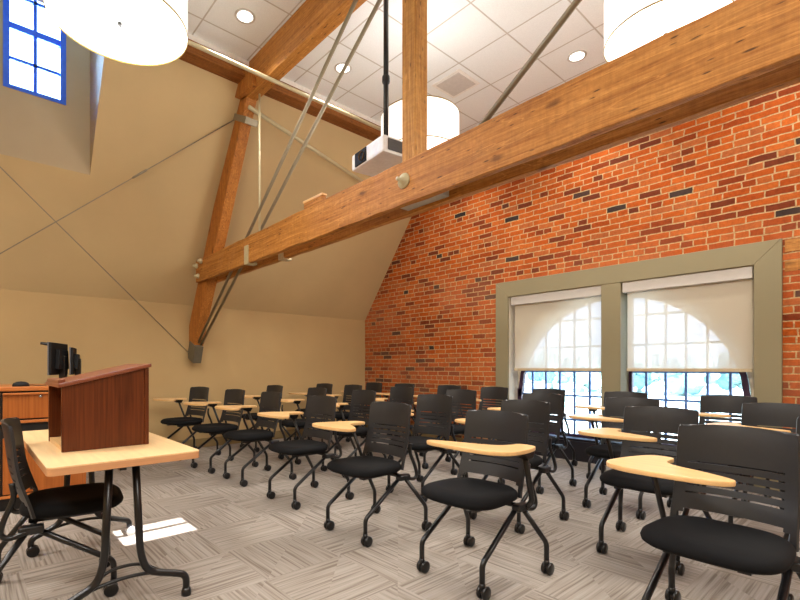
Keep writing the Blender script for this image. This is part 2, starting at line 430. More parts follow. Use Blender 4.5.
kid(MB().box(XDm-.048, XDm-.042, W3y0+fw, W3y1-fw, W3z0, W3z1), 'window_pane', GLASS, w3)

# unseen sides of the room; two slits added in the side wall shape the sun patch
SUN_EL = math.radians(24); k = math.tan(SUN_EL)
h0, h1, h2, h3 = [(XR-x)*k for x in (-3.27, -3.445, -3.495, -3.61)]
y0s, y1s = .78, 1.25
m = MB()
def rquad(y0, y1, z0, z1): m.add([(XR, y0, z0), (XR, y1, z0), (XR, y1, z1), (XR, y0, z1)], [(0, 1, 2, 3)])
rquad(YF-.1, y0s, 0, ZC+.9); rquad(y1s, YD+.3, 0, ZC+.9); rquad(y0s, y1s, 0, h0); rquad(y0s, y1s, h1, h2); rquad(y0s, y1s, h3, ZC+.9)
struct(m.build('wall_right', WALL))
struct(MB().add([(XW-.1, YF, 0), (XR+.1, YF, 0), (XR+.1, YF, ZC+.9), (XW-.1, YF, ZC+.9)], [(0, 1, 2, 3)]).build('wall_front', WALL))

# ------------------------------------------------------------------ brick wall and the double window
oL, oT, oR = ony(497, 284, YD).x, ony(640, 261.3, YD).z, ony(782.6, 239, YD).x
iL, iT, iR = ony(509, 297, YD).x, ony(700, 272.5, YD).z, ony(754.4, 265.5, YD).x
mL, mR = ony(602, 300, YD).x, ony(621.5, 300, YD).x
m = MB()
def bq(x0, x1, z0, z1): m.add([(x0, YD, z0), (x1, YD, z0), (x1, YD, z1), (x0, YD, z1)], [(0, 1, 2, 3)])
bq(XW-.1, iL, 0, ZC+.1); bq(iR, XR+.1, 0, ZC+.1); bq(iL, iR, iT, ZC+.1)
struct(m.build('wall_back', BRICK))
struct(MB().box(XW, oL, YD-.014, YD, 0, .085).build('baseboard_back', BASE))
# casing: head, jambs with mitres, centre post
m = MB(); yc0, yc1 = YD-.035, YD+.01
def pr(poly): m.prism(poly, yc0, yc1, lambda u, v, t_: (u, t_, v))
pr([(oL, 0), (iL, 0), (iL, iT), (oL, oT)]); pr([(iR, 0), (oR, 0), (oR, oT), (iR, iT)]); pr([(oL, oT), (iL, iT), (iR, iT), (oR, oT)])
m.box(mL, mR, YD-.03, YD+.26, .3, iT)
struct(m.build('trim_1', OLIVE, bevel=.006))
# reveal, sill and the dark panel below
YG = YD+.24
m = MB()
m.box(iL-.03, iL+.004, YD, YG+.05, .0, iT).box(iR-.004, iR+.03, YD, YG+.05, 0, iT).box(iL, iR, YD, YG+.05, iT-.004, iT+.03)
struct(m.build('trim_2', REVEAL))
struct(MB().box(iL, iR, YD+.04, YG+.05, .24, .27).build('trim_3', DARK, bevel=.004))
struct(MB().box(iL, iR, YD+.02, YD+.06, .0, .24).build('trim_4', DARK))
# arched glazing
AX, AZ, AR = -2.273, .755, 1.281
def arch(x): return AZ+math.sqrt(max(0, AR*AR-(x-AX)**2)) if abs(x-AX) < AR else AZ
bars_v = [-2.575-.192*i for i in range(6)]+[-1.94+.1925*i for i in range(6)]
bars_h = [.48, .787, 1.10, 1.413, 1.755, 2.07]
for wi, (x0, x1) in enumerate(((iL+.005, mL), (mR, iR-.005))):
    w = struct(empty('window_%d' % (wi+1), ((x0+x1)/2, YG, .27)))
    n = 28; xs = [x0+(x1-x0)*i/n for i in range(n+1)]
    m = MB()     # masonry spandrel above the arch
    for yy in (YG-.02, YG+.1):
        for a, b in zip(xs, xs[1:]):
            m.add([(a, yy, arch(a)), (b, yy, arch(b)), (b, yy, iT+.02), (a, yy, iT+.02)], [(0, 1, 2, 3)])
    for a, b in zip(xs, xs[1:]):
        m.add([(a, YG-.02, arch(a)), (b, YG-.02, arch(b)), (b, YG+.1, arch(b)), (a, YG+.1, arch(a))], [(0, 1, 2, 3)])
    kid(m, 'window_spandrel', REVEAL, w)
    m = MB()     # dark frame following the arch and down the jamb
    ys0, ys1 = YG-.03, YG+.03
    for a, b in zip(xs, xs[1:]):
        q = .055
        def inn(x):
            ax, az = x-AX, arch(x)-AZ; L = math.hypot(ax, az) or 1; return (AX+ax*(AR-q)/L, AZ+az*(AR-q)/L)
        ia, ib = inn(a), inn(b)
        m.add([(a, ys0, arch(a)), (b, ys0, arch(b)), (ib[0], ys0, ib[1]), (ia[0], ys0, ia[1]),
               (ia[0], ys1, ia[1]), (ib[0], ys1, ib[1])], [(0, 1, 2, 3), (3, 2, 5, 4)])
    jx = x0 if wi == 0 else x1; sgn = 1 if wi == 0 else -1
    m.box(min(jx, jx+sgn*.06), max(jx, jx+sgn*.06), ys0, ys1, .27, AZ+.1)
    mx_ = x1 if wi == 0 else x0
    m.box(min(mx_, mx_-sgn*.035), max(mx_, mx_-sgn*.035), ys0, ys1, .27, arch(mx_)-.02)
    m.box(x0, x1, ys0, ys1, .27, .30)
    kid(m, 'window_frame', PURPLE, w)
    m = MB()
    for bx_ in bars_v:
        if x0+.03 < bx_ < x1-.03 and abs(bx_-AX) < AR-.06: m.box(bx_-.0115, bx_+.0115, YG-.015, YG+.015, .30, arch(bx_)-.04)
    for bz in bars_h:
        half = math.sqrt(max(0, AR*AR-max(0, bz-AZ)**2))-.04
        a, b = max(x0+.02, AX-half), min(x1-.02, AX+half)
        if b > a: m.box(a, b, YG-.014, YG+.014, bz-.012, bz+.012)
    kid(m, 'window_muntin', NAVY, w)
    m = MB(); m.add([(x, YG, .27) for x in xs]+[(x, YG, arch(x)-.01) for x in xs], [(i, i+1, n+2+i, n+1+i) for i in range(n)])
    kid(m, 'window_pane', GLASS, w)
# weathered wood nailers in the brick beside the casing
for i, (p0, p1) in enumerate((((785, 240), (800, 250)), ((785, 261), (800, 270)))):
    a, b = ony(*p0, YD), ony(*p1, YD)
    struct(MB().box(a.x, a.x+.34, YD-.006, YD+.02, b.z, a.z).build('trim_%d' % (5+i), TX))

# roller shades
def roller(x0, x1, lab):
    r = tag(empty('roller_shade', ((x0+x1)/2, YD+.07, iT)), lab, 'roller shade', 'roller shades in the double window')
    ztop, zbot = iT-.005, ony(560, 370, YD+.03).z
    kid(MB().box(x0, x1, YD-.012, YD+.06, ztop-.115, ztop), 'valance', VAL, r, .008)
    kid(MB().add([(x0+.04, YD+.03, zbot), (x1-.008, YD+.03, zbot), (x1-.008, YD+.03, ztop-.11), (x0+.04, YD+.03, ztop-.11)], [(0, 1, 2, 3)]), 'shade_fabric', SHADE, r)
    kid(MB().box(x0+.035, x1-.006, YD+.02, YD+.04, zbot-.012, zbot+.022), 'hem_bar', plain('hem_bar_beige', sr(190, 172, 140), .7), r, .003)
roller(ony(512, 300, YD+.02).x, mL-.004, 'beige see-through roller shade half lowered in the window nearer the tan wall')
roller(mR+.012, iR-.012, 'beige see-through roller shade half lowered in the window farther from the tan wall')

# ------------------------------------------------------------------ outside
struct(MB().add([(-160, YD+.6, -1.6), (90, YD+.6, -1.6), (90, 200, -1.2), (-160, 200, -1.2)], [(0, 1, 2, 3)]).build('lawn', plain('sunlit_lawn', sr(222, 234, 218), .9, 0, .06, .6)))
def foliage(c, r, seed, tall=0):
    rnd = random.Random(seed); bm = bmesh.new(); mb = MB()
    for i in range(26):
        a = rnd.uniform(0, 2*PI); e = rnd.uniform(-.5, 1); q = rnd.uniform(.25, .8)
        cc = Vector((c[0]+r*q*math.cos(a), c[1]+r*q*math.sin(a), c[2]+(tall*1.6 if tall else r*.75)*e)); rr = r*rnd.uniform(.26, .46)
        b2 = bmesh.new(); bmesh.ops.create_icosphere(b2, subdivisions=2, radius=rr)
        vs = [cc+v.co*(1+rnd.uniform(-.16, .16)) for v in b2.verts]; b2.verts.index_update()
        mb.add(vs, [tuple(v.index for v in f.verts) for f in b2.faces]); b2.free()
    bm.free(); return mb
LEAF = plain('hazy_tree_leaves', sr(146, 172, 168), .9, 0, .12, 2); BARK = plain('hazy_tree_bark', sr(186, 186, 176), .9)  # outdoor haze put into the pale leaf and bark colours
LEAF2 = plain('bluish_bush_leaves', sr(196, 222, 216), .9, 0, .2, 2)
tn = [(x_, 74+((i_*7) % 5), 8.6+((i_*3) % 4)*.5) for i_, x_ in enumerate(range(-66, 0, 6))]+[(-44, 52, 9.5), (-38, 56, 8.2), (-33, 50, 7.4), (-28.5, 55, 9.6), (-23, 51, 7.6), (-19, 56, 8.8), (-14, 52, 7.2), (-9.5, 55, 8.8), (-4.5, 51, 7.6)]
for i, (x, y, h) in enumerate(tn):
    t_ = tag(empty('distant_tree', (x, y, -1.5)), 'hazy green tree in the line beyond the lawn outside the window', 'tree', 'trees beyond the lawn')
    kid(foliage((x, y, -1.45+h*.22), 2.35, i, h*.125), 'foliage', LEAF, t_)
    kid(MB().tube([(x, y, -1.6), (x+.1, y, -1.4+h*.2)], [.28, .16], 8), 'trunk', BARK, t_)
for i, (x, y, h) in enumerate([(-15, 30, 2.2), (-12.2, 32, 2.6), (-9.4, 29, 2.0), (-7, 31, 2.5), (-4.4, 30, 2.3), (-18.2, 29, 2.6)]):
    t_ = tag(empty('garden_bush', (x, y, -1.55)), 'pale bluish round bush standing on the lawn outside the window', 'bush', 'bushes on the lawn')
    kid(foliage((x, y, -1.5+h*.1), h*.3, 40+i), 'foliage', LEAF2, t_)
    kid(MB().tube([(x, y, -1.65), (x, y, -1.5+h*.05)], .05, 8), 'stem', BARK, t_)

# ------------------------------------------------------------------ timber truss
yA, yB, yC, yE = 2.345, 2.40, 2.53, 2.585
tr = tag(empty('timber_truss', (XW, 2.46, 1.3)), 'heavy rough-sawn timber roof truss crossing the room below the ceiling', 'roof truss')
def plank(y0, y1, name):
    a, b = ony(196, 261.5, yA), ony(735, 0, yA); c, d = ony(195, 283, yA), ony(800, 54, yA)
    sT, sB = (b.z-a.z)/(b.x-a.x), (d.z-c.z)/(d.x-c.x); x0, x1 = a.x, XR
    rnd = random.Random(int(y0*1000)); mb = MB(); n = 60; vs = []
    for i in range(n+1):
        x = x0+(x1-x0)*i/n; zt, zb_ = a.z+sT*(x-a.x), c.z+sB*(x-c.x)
        j = lambda: rnd.uniform(-.004, .004)
        vs += [(x, y0+j(), zt+j()), (x, y1, zt+j()), (x, y1, zb_+j()), (x, y0+j(), zb_+j())]
    fs = [(4*i+k_, 4*i+(k_+1) % 4, 4*i+4+(k_+1) % 4, 4*i+4+k_) for i in range(n) for k_ in range(4)]+[(0, 1, 2, 3), (4*n+3, 4*n+2, 4*n+1, 4*n)]
    mb.add(vs, fs); return kid(mb, name, TX, tr, .005)
plank(yA, yB, 'tie_beam'); plank(yC, yE, 'tie_beam')
kid(MB().prism([(XW+.01, 1.36), (XW+.01, 1.74), (-5.72, 3.22), (-4.97, 4.25), (-4.78, 4.26), (-5.67, 2.72), (-6.30, 1.64), (-6.42, 1.38)], yB, yC, lambda u, v, t_: (u, t_, v)), 'rafter', TR, tr, .008)
kid(MB().box(-4.95, XR, yB, yC, 4.19, ZC-.002), 'collar_beam', TX, tr, .008)
p0, p1 = ony(402, 100, yB).x, ony(415, 100, yB).x
kid(MB().box(p0, p1, yB, yC, 2.40, 4.19), 'king_post', TZ, tr, .006)
blk = [ony(*q, 2.345) for q in [(232.5, 79), (238, 70), (251, 72), (252, 84), (245, 92), (236, 98), (232.5, 96)]]
kid(MB().prism([(q.x, q.z) for q in blk], 2.345, 2.40, lambda u, v, t_: (u, t_, v)), 'corner_block', TR, tr, .008)
# steel: twin tension rods from the foot bracket, rod right of the post
def seg(a, b, name, r, mat, root): return kid(MB().tube([a, b], r, 10), name, mat, root)
fa = Vector((XW+.16, 2.45, 1.40))
r1 = ony(356, 0, 2.44); r2 = ony(380, 0, 2.50)
for st, e in ((Vector((XW+.19, 2.455, 1.47)), r1), (Vector((XW+.215, 2.495, 1.47)), r2)):
    d = (e-st); e2 = st+d*((ZC-.01-st.z)/d.z); seg(st, e2, 'tension_rod', .017, GALV, tr)
a, b = ony(489, 116, 2.465), ony(578, 0, 2.465); d = b-a
seg(a-d*.75, a+d*((ZC-.02-a.z)/d.z), 'tension_rod', .019, GALV, tr)
a = ony(259.5, 94, 2.465); seg(a, Vector((a.x, a.y, 2.5)), 'hanger_rod', .011, CREAM, tr)
# foot bracket, strap, hooks, bolts, washer
b0 = onx(187, 349, XW+.02)
M = Matrix.Translation((XW+.125, 2.45, 1.37)) @ Matrix.Rotation(math.radians(22), 4, 'Y')
kid(MB().box(-.12, .11, -.06, .06, -.13, .12, M), 'foot_bracket', GALVD, tr, .006)
M = Matrix.Translation((-4.985, (yB+yC)/2, 4.02)) @ Matrix.Rotation(math.radians(28), 4, 'Y')
kid(MB().box(-.19, .19, -.078, .078, -.035, .035, M), 'steel_strap', GALV, tr, .004)
for px, py in ((201, 261.5), (196.7, 266.5), (198, 276.5)):
    q = ony(px, py, yA); kid(MB().lathe([(0, -.055), (.016, -.055), (.018, -.03), (.034, -.02), (.034, 0), (0, 0)], (q.x+.02, yA, q.z), 14, 'y'), 'bolt', CREAM, tr)
q = ony(404, 181, yA)
kid(MB().lathe([(0, -.07), (.013, -.07), (.013, -.034), (.024, -.034), (.024, -.014), (.052, -.010), (.055, 0), (0, 0)], q, 20, 'y'), 'bolt', CREAM, tr)
for px, py, yy in ((247, 249, yA), (266.5, 253, yC-.01)):
    q = ony(px, py, yA); zb_ = 2.325
    m = MB().box(q.x-.045, q.x+.045, yy-.014, yy, zb_-.03, zb_+.16).box(q.x-.045, q.x+.045, yy-.014, yy+.10, zb_-.045, zb_-.02)
    kid(m, 'hook_strap', CREAM, tr, .004)
# grey steel shoe under the post, seen between the planks
kid(MB().box(p0-.06, p1+.2, yB+.003, yC-.003, 2.325, 2.40), 'post_shoe', plain('pale_steel', sr(176, 172, 162), .5, .2), tr)
# purlin and loose block
tag(MB().box(XCE-.17, XCE+.03, YF, YD-.01, ZC-.20, ZC-.06).build('roof_purlin', TY, bevel=.008), 'dark brown timber purlin along the edge where slope meets ceiling', 'purlin')
struct(MB().box(XCE-.05, XCE+.02, YF, YD-.01, ZC-.059, ZC-.001).build('trim_7', WHITET))
q = ony(314, 200, yA+.02); ztop = ony(310, 206, yA).z
wb = tag(empty('wood_block', (q.x, yA+.03, ztop)), 'small offcut wood block sitting on top of the tie beam', 'wood block')
kid(MB().box(q.x-.14, q.x+.14, yA+.004, yB-.004, ztop+.002, ztop+.052), 'block', TX, wb, .003)
kid(MB().box(q.x-.15, q.x+.15, yA, yB, ztop+.052, ztop+.07), 'top_slip', MAPLE, wb, .002)

# bracing wires and rod, sprinkler pipe
def wire(a, b, lab, name='brace_cable', r=.006, buckle=None, mat=GALV):
    a, b = Vector(a), Vector(b); w = tag(empty(name, a), lab, 'brace')
    kid(MB().tube([a, b], r, 8), 'cable' if name == 'brace_cable' else 'rod', mat, w)
    if buckle is not None:
        p = a.lerp(b, buckle); d = (b-a).normalized()
        kid(MB().tube([p-d*.1, p-d*.08, p+d*.08, p+d*.1], [.006, .013, .013, .006], 8), 'turnbuckle', GALV, w)
    return w
wire((-5.13, 2.40, 4.06), (XW+.08, -.80, 1.45), 'thin steel cable sloping from the rafter strap down past the dormer', buckle=.29)
wire((XW+.1, 2.36, 1.36), (-5.12, -1.04, 4.12), 'thin steel cable rising from the truss foot bracket across the tan slope')
wire(ony(249, 107, 2.41), ony(411, 214, YD-.02), 'pale steel rod slanting from the rafter top to the brick wall', 'brace_rod', .024, None, CREAM)
PXX = -4.28; pz = onx(188, 42, PXX).z
pp = tag(empty('sprinkler_pipe', (PXX, 2, pz)), 'pale painted pipe running under the ceiling beside the dark purlin', 'pipe')
kid(MB().tube([(PXX, YF+.02, pz), (PXX, YD-.02, pz)], .02, 12), 'pipe', CREAM, pp)
m = MB()
for y in (-1.5, 5.4): m.tube([(PXX, y, pz), (PXX, y, ZC)], .006, 6)
kid(m, 'pipe_hanger', CREAM, pp)

# ------------------------------------------------------------------ ceiling fittings
def downlight(px, py, lab):
    p = onz(px, py, ZC); r = tag(empty('recessed_downlight', p), lab, 'ceiling light', 'round recessed downlights')
    kid(MB().lathe([(.098, 0), (.098, -.008), (.082, -.012), (.07, -.004), (.07, .0)], p, 28), 'trim_ring', WHITET if False else GREY, r)
    kid(MB().disc(p+Vector((0, 0, -.006)), .072, 28), 'lens', DOWN, r)
downlight(245, 16, 'round recessed downlight beside the collar beam, near the large drum pendant')
downlight(343, 68, 'round recessed downlight seen behind the twin tension rods')
downlight(577, 56, 'round recessed downlight above the brick wall, near the tie beam')
p = onz(456, 84, ZC); v = tag(empty('ceiling_vent', p), 'square grey perforated air vent in the tiled ceiling', 'vent')
m = MB(); w_ = .165
kid(MB().box(p.x-w_-.04, p.x+w_+.04, p.y-w_-.04, p.y+w_+.04, ZC-.008, ZC), 'vent_frame', WHITET, v, .003)
kid(MB().box(p.x-w_, p.x+w_, p.y-w_, p.y+w_, ZC-.014, ZC-.007), 'vent_grille', GREY, v)

def pendant(x, y, zb, R, h, lab):
    r = tag(empty('drum_pendant', (x, y, ZC)), lab, 'pendant lamp', 'white drum pendants')
    kid(MB().lathe([(R, zb), (R, zb+h)], (x, y, 0), 64), 'lamp_shade', LAMP, r)
    kid(MB().disc((x, y, zb+.012), R-.004, 64), 'diffuser', LAMPB, r)
    m = MB()
    for z in (zb, zb+h): m.lathe([(R-.002, z-.001), (R+.002, z-.001), (R+.002, z+.008), (R-.002, z+.008), (R-.002, z-.001)], (x, y, 0), 64)
    kid(m, 'shade_rim', GOLD, r)
    kid(MB().tube([(x, y, zb+h-.02), (x, y, ZC-.03)], .009, 10), 'stem', GALV, r)
    kid(MB().lathe([(0, -.035), (.06, -.03), (.065, 0)], (x, y, ZC), 24), 'canopy_cap', GALV, r)
    kid(MB().lathe([(0, zb-.012), (.010, zb-.01), (.013, zb+.012)], (x, y, 0), 16), 'finial', BLK, r)
    m = MB()
    for a_ in (0, PI/2, PI, 3*PI/2): m.tube([(x, y, zb+h-.02), (x+(R-.004)*math.cos(a_), y+(R-.004)*math.sin(a_), zb+h-.02)], .004, 6)
    kid(m, 'spider', GALV, r)
pendant(-1.49*2.05, .342*2.05, EYE+2.05, .1853*2.05, .36, 'white drum pendant lamp hanging in front of the dormer window')
pendant(-.473*2.25, 1.605*2.25, EYE+2.25, .1644*2.25, .36, 'white drum pendant lamp over the window side chairs, partly hidden by the tie beam')
pendant(-1.271*2.44, 1.388*2.44, EYE+2.44-.36, .1555*2.44, .36, 'white drum pendant lamp behind the king post and projector')

# projector
zc_ = 2.885
pj = tag(empty('ceiling_projector', (-2.8, 2.68, ZC)), 'white projector hanging on a black ceiling pole behind the tie beam', 'projector')
Mr = Matrix.Translation((-2.82, 2.665, zc_)) @ Matrix.Rotation(math.radians(-7), 4, 'Z')
kid(MB().box(-.23, .23, -.195, .195, -.068, .068, Mr), 'body', WHITE, pj, .02)
kid(MB().box(-.165, .0, -.203, -.19, -.056, .056, Mr), 'lens_panel', SCREEN, pj, .004)
Ml = Mr @ Matrix.Translation((-.06, -.2, .0))
m = MB(); m.lathe([(.036, -.012), (.036, .01), (.028, .0), (0, .002)], (0, 0, 0), 20, 'y'); m.v = [tuple(Ml @ Vector(q)) for q in m.v]
ln = kid(m, 'lens', plain('amber_lens', sr(120, 90, 60), .1), pj)
kid(MB().box(.232, .236, -.15, .16, -.045, .045, Mr), 'side_grille', plain('dark_side_grille', sr(60, 54, 50), .6), pj)
pc = ony(386, 120, 2.70)
kid(MB().tube([(pc.x, 2.70, 2.97), (pc.x, 2.70, ZC)], .022, 14), 'pole', BLK, pj)
kid(MB().lathe([(.03, -.03), (.034, -.02), (.034, .02), (.03, .03)], (pc.x, 2.70, 3.58), 16), 'pole_collar', BLK, pj)
kid(MB().lathe([(0, -.03), (.075, -.03), (.08, .0), (.05, .03), (.024, .05)], (pc.x, 2.70, 2.96), 20), 'mount_plate', BLK, pj)

# ------------------------------------------------------------------ tablet chairs
SLOTS = [(.718, .7255), (.684, .6915), (.650, .6575), (.616, .6235), (.582, .5895)]
def back_mesh():
    zs = sorted(set([z for s_ in SLOTS for z in s_]+[.445, .46, .48, .50, .515, .54, .75, .78, .81, .835, .855, .87, .88, .887, .892]))
    us = [-1, -.97, -.9, -.8, -.6, -.4, -.2, 0, .2, .4, .6, .8, .9, .97, 1]
    def P(u, z):
        top = max(0, (z-.862)/.030); w = .214-.004*(z-.65)/.2
        hw = w*(1-.055*top**2.4)
        x = u*hw
        crown = .893-.006*u*u
        zz = min(z, crown) if z > .86 else z
        lean = .135+.19*(zz-.45)+.08*max(0, zz-.70)**1.3     # leans back going up
        y = lean-.045*u*u+.010*math.cos((zz-.66)*14)
        return Vector((x, y, zz))
    bm = bmesh.new(); V = {}
    for i, z in enumerate(zs):
        for j, u in enumerate(us): V[i, j] = bm.verts.new(P(u, z))
    for i in range(len(zs)-1):
        zm = (zs[i]+zs[i+1])/2
        for j in range(len(us)-1):
            um = abs(us[j]+us[j+1])/2
            if um < .8 and any(a < zm < b for a, b in SLOTS): continue
            if zm < .515 and um < (.80 if zm > .50 else .88): continue       # open arch between the two lower tails
            f = bm.faces.new([V[i, j], V[i, j+1], V[i+1, j+1], V[i+1, j]]); f.smooth = True
    bmesh.ops.delete(bm, geom=[v for v in bm.verts if not v.link_faces], context='VERTS')
    bmesh.ops.remove_doubles(bm, verts=bm.verts, dist=.0008)
    bmesh.ops.recalc_face_normals(bm, faces=bm.faces)
    bmesh.ops.solidify(bm, geom=list(bm.faces), thickness=.013)
    bmesh.ops.recalc_face_normals(bm, faces=bm.faces)
    for f in bm.faces: f.smooth = True
    me = bpy.data.meshes.new('backrest'); bm.to_mesh(me); bm.free(); me.materials.append(PLAST)
    try: me.set_sharp_from_angle(angle=math.radians(50))
    except Exception: pass
    return me
def seat_mb():
    m = MB(); n = 40
    def out(a, s_):
        c, q = math.cos(a), math.sin(a)
        e = .62
        x = .232*math.copysign(abs(c)**e, c); y = .228*math.copysign(abs(q)**e, q)
        x *= 1-.10*(y/.235)*.5
        return x*s_, y*s_-.085
    rings = [(.0, .486), (.35, .487), (.6, .492), (.8, .495), (.91, .490), (.975, .478), (1.0, .462), (.985, .446), (.93, .436), (.6, .43), (.0, .43)]
    vs = []
    for s_, z in rings:
        for k_ in range(n):
            x, y = out(2*PI*k_/n, max(s_, .001))
            wf = -.018*max(0, (-(y+.105)/.235)-.45)**1.2 if z > .455 else 0
            vs.append((x, y, z+wf))
    fs = [(i*n+k_, i*n+(k_+1) % n, (i+1)*n+(k_+1) % n, (i+1)*n+k_) for i in range(len(rings)-1) for k_ in range(n)]
    return m.add(vs, fs, True)
TAB = [(u_, v_*(.93 if v_ < 0 else 1)) for u_, v_ in [(-.205, .10), (-.255, .115), (-.305, .09), (-.335, -.02), (-.350, -.16), (-.345, -.27), (-.30, -.345), (-.21, -.383), (-.08, -.385), (.05, -.368),
       (.098, -.33), (.105, -.28), (.055, -.23), (-.03, -.175), (-.12, -.125), (-.175, -.065), (-.195, .02)]]
def make_chair(tablet=True, hand=1):
    """faces -Y; hand=1: tablet on the sitter's right (local -X)"""
    root = empty('tablet_chair' if tablet else 'rolling_chair')
    seat_mb().build('seat', SEATM, root)
    b = bpy.data.objects.new('backrest', back_mesh()); COL.objects.link(b); b.parent = root
    for s_ in (-1, 1):
        for fr in (1, 0):
            ex, ey = (.20, -.255) if fr else (.265, .255)
            hx, hy, hz = (.192, .075, .395) if fr else (.205, .10, .392)
            pts = fillet([(s_*hx, hy, hz), (s_*ex, ey, .175), (s_*ex, ey, .062)], .028, 5)
            leg = MB().tube(pts, .0142, 10).build('leg', BLK, root)
            m = MB()
            for q in (-.0155, .0155):
                prof = [(0, -.011), (.026, -.011), (.0335, -.006), (.0335, .006), (.026, .011), (0, .011)]
                m.lathe(prof, (s_*ex+q, ey+.012, .0335), 16, 'x')
            m.box(s_*ex-.006, s_*ex+.006, ey-.012, ey+.022, .032, .066)
            m.tube([(s_*ex, ey, .05), (s_*ex, ey, .082)], .015, 10)
            m.build('caster', BLK, leg)
        MB().box(min(s_*.18, s_*.236), max(s_*.18, s_*.236), .035, .135, .376, .415).build('pivot_block', BLK, root, .014, 3)
        sup = bez([(s_*.225, .10, .392), (s_*.23, .165, .376), (s_*.232, .195, .40), (s_*.226, .185, .46), (s_*.214, .152, .55), (s_*.21, .158, .62)], 6)
        MB().tube(sup, .0125, 10).build('back_support', BLK, root)
    m = MB().tube([(-.2, .08, .40), (.2, .08, .40)], .014, 10)
    for x in (-.12, .12): m.box(x-.02, x+.02, -.22, .10, .408, .432)
    m.build('seat_frame', BLK, root)
    if tablet:
        h = hand
        arm = MB().tube(fillet([(-h*.235, .10, .395), (-h*.252, .125, .43), (-h*.268, .02, .705)], .03, 4), .0155, 10, True, .8).build('tablet_arm', BLK, root)
        m = MB(); m.prism([(-.05, .724), (.10, .724), (.085, .71), (.02, .675), (-.02, .675)], -.032, .032, lambda u, v_, t_: (-h*(.27)+t_, .03-u, v_))
        m.build('arm_bracket', BLK, arm, .006)
        pol = closed_curve([(h*x*(1.0 if h > 0 else 1.0)+(0 if h > 0 or x < -.1 else h*(x+.1)*.28), y if h > 0 else y*.84-.01) for x, y in TAB], 4)
        if h < 0: pol = pol[::-1]
        tz = .744
        MB().prism(pol, tz-.021, tz, lambda u, v_, t_: (u, v_, t_-v_*.031-.003)).build('tablet', MAPLE, root, .006, 2)
    return root
ORD = ['first', 'second', 'third', 'fourth', 'fifth', 'sixth', 'seventh']
ROWS = [
    ('front row by the lectern', [(-6.06, 2.20), (-5.12, 2.25), (-4.36, 2.29), (-3.42, 2.28), (-2.46, 2.205), (-1.565, 2.20), (-.49, 2.35)]),
    ('second row from the lectern', [(-5.95, 3.25), (-4.89, 3.25), (-3.99, 3.26), (-2.90, 3.22), (-1.945, 3.17), (-1.035, 3.25), (-.18, 3.25)]),
    ('third row from the lectern', [(-6.07, 4.22), (-5.35, 4.22), (-4.33, 4.22), (-3.36, 4.22), (-2.37, 4.22), (-1.515, 4.13), (-.59, 4.25)]),
    ('rear row against brick wall', [(-5.93, 5.16), (-5.20, 5.16), (-4.30, 5.16), (-3.55, 5.16), (-2.80, 5.16), (-1.93, 5.14), (-1.07, 5.16)]),
]
proto = make_chair(); left = make_chair(True, -1); used = [False]
rj = random.Random(3)
for ri, (rn, spots) in enumerate(ROWS):
    for ci, (x, y) in enumerate(spots):
        if (ri, ci) == (0, 5): o = left
        elif not used[0]: o = proto; used[0] = True
        else: o = copy_tree(proto)
        o.location = (x, y, 0); o.rotation_euler = (0, 0, math.radians({(0, 0): 12, (0, 1): 6, (0, 5): 0}.get((ri, ci), rj.uniform(-2.5, 2.5))))
        lab = 'black rolling tablet chair, %s from the tan wall in the %s' % (ORD[ci], rn)
        if o is left: lab = 'black tablet chair, tablet post on its window-wall side, sixth from tan wall, front row'
        tag(o, lab, 'chair', 'black tablet chairs in rows')
dc = make_chair(False); dc.location = (-2.84, .345, 0); dc.rotation_euler = (0, 0, PI-math.radians(8))
tag(dc, 'black rolling chair without tablet, tucked under the lectern table', 'chair')

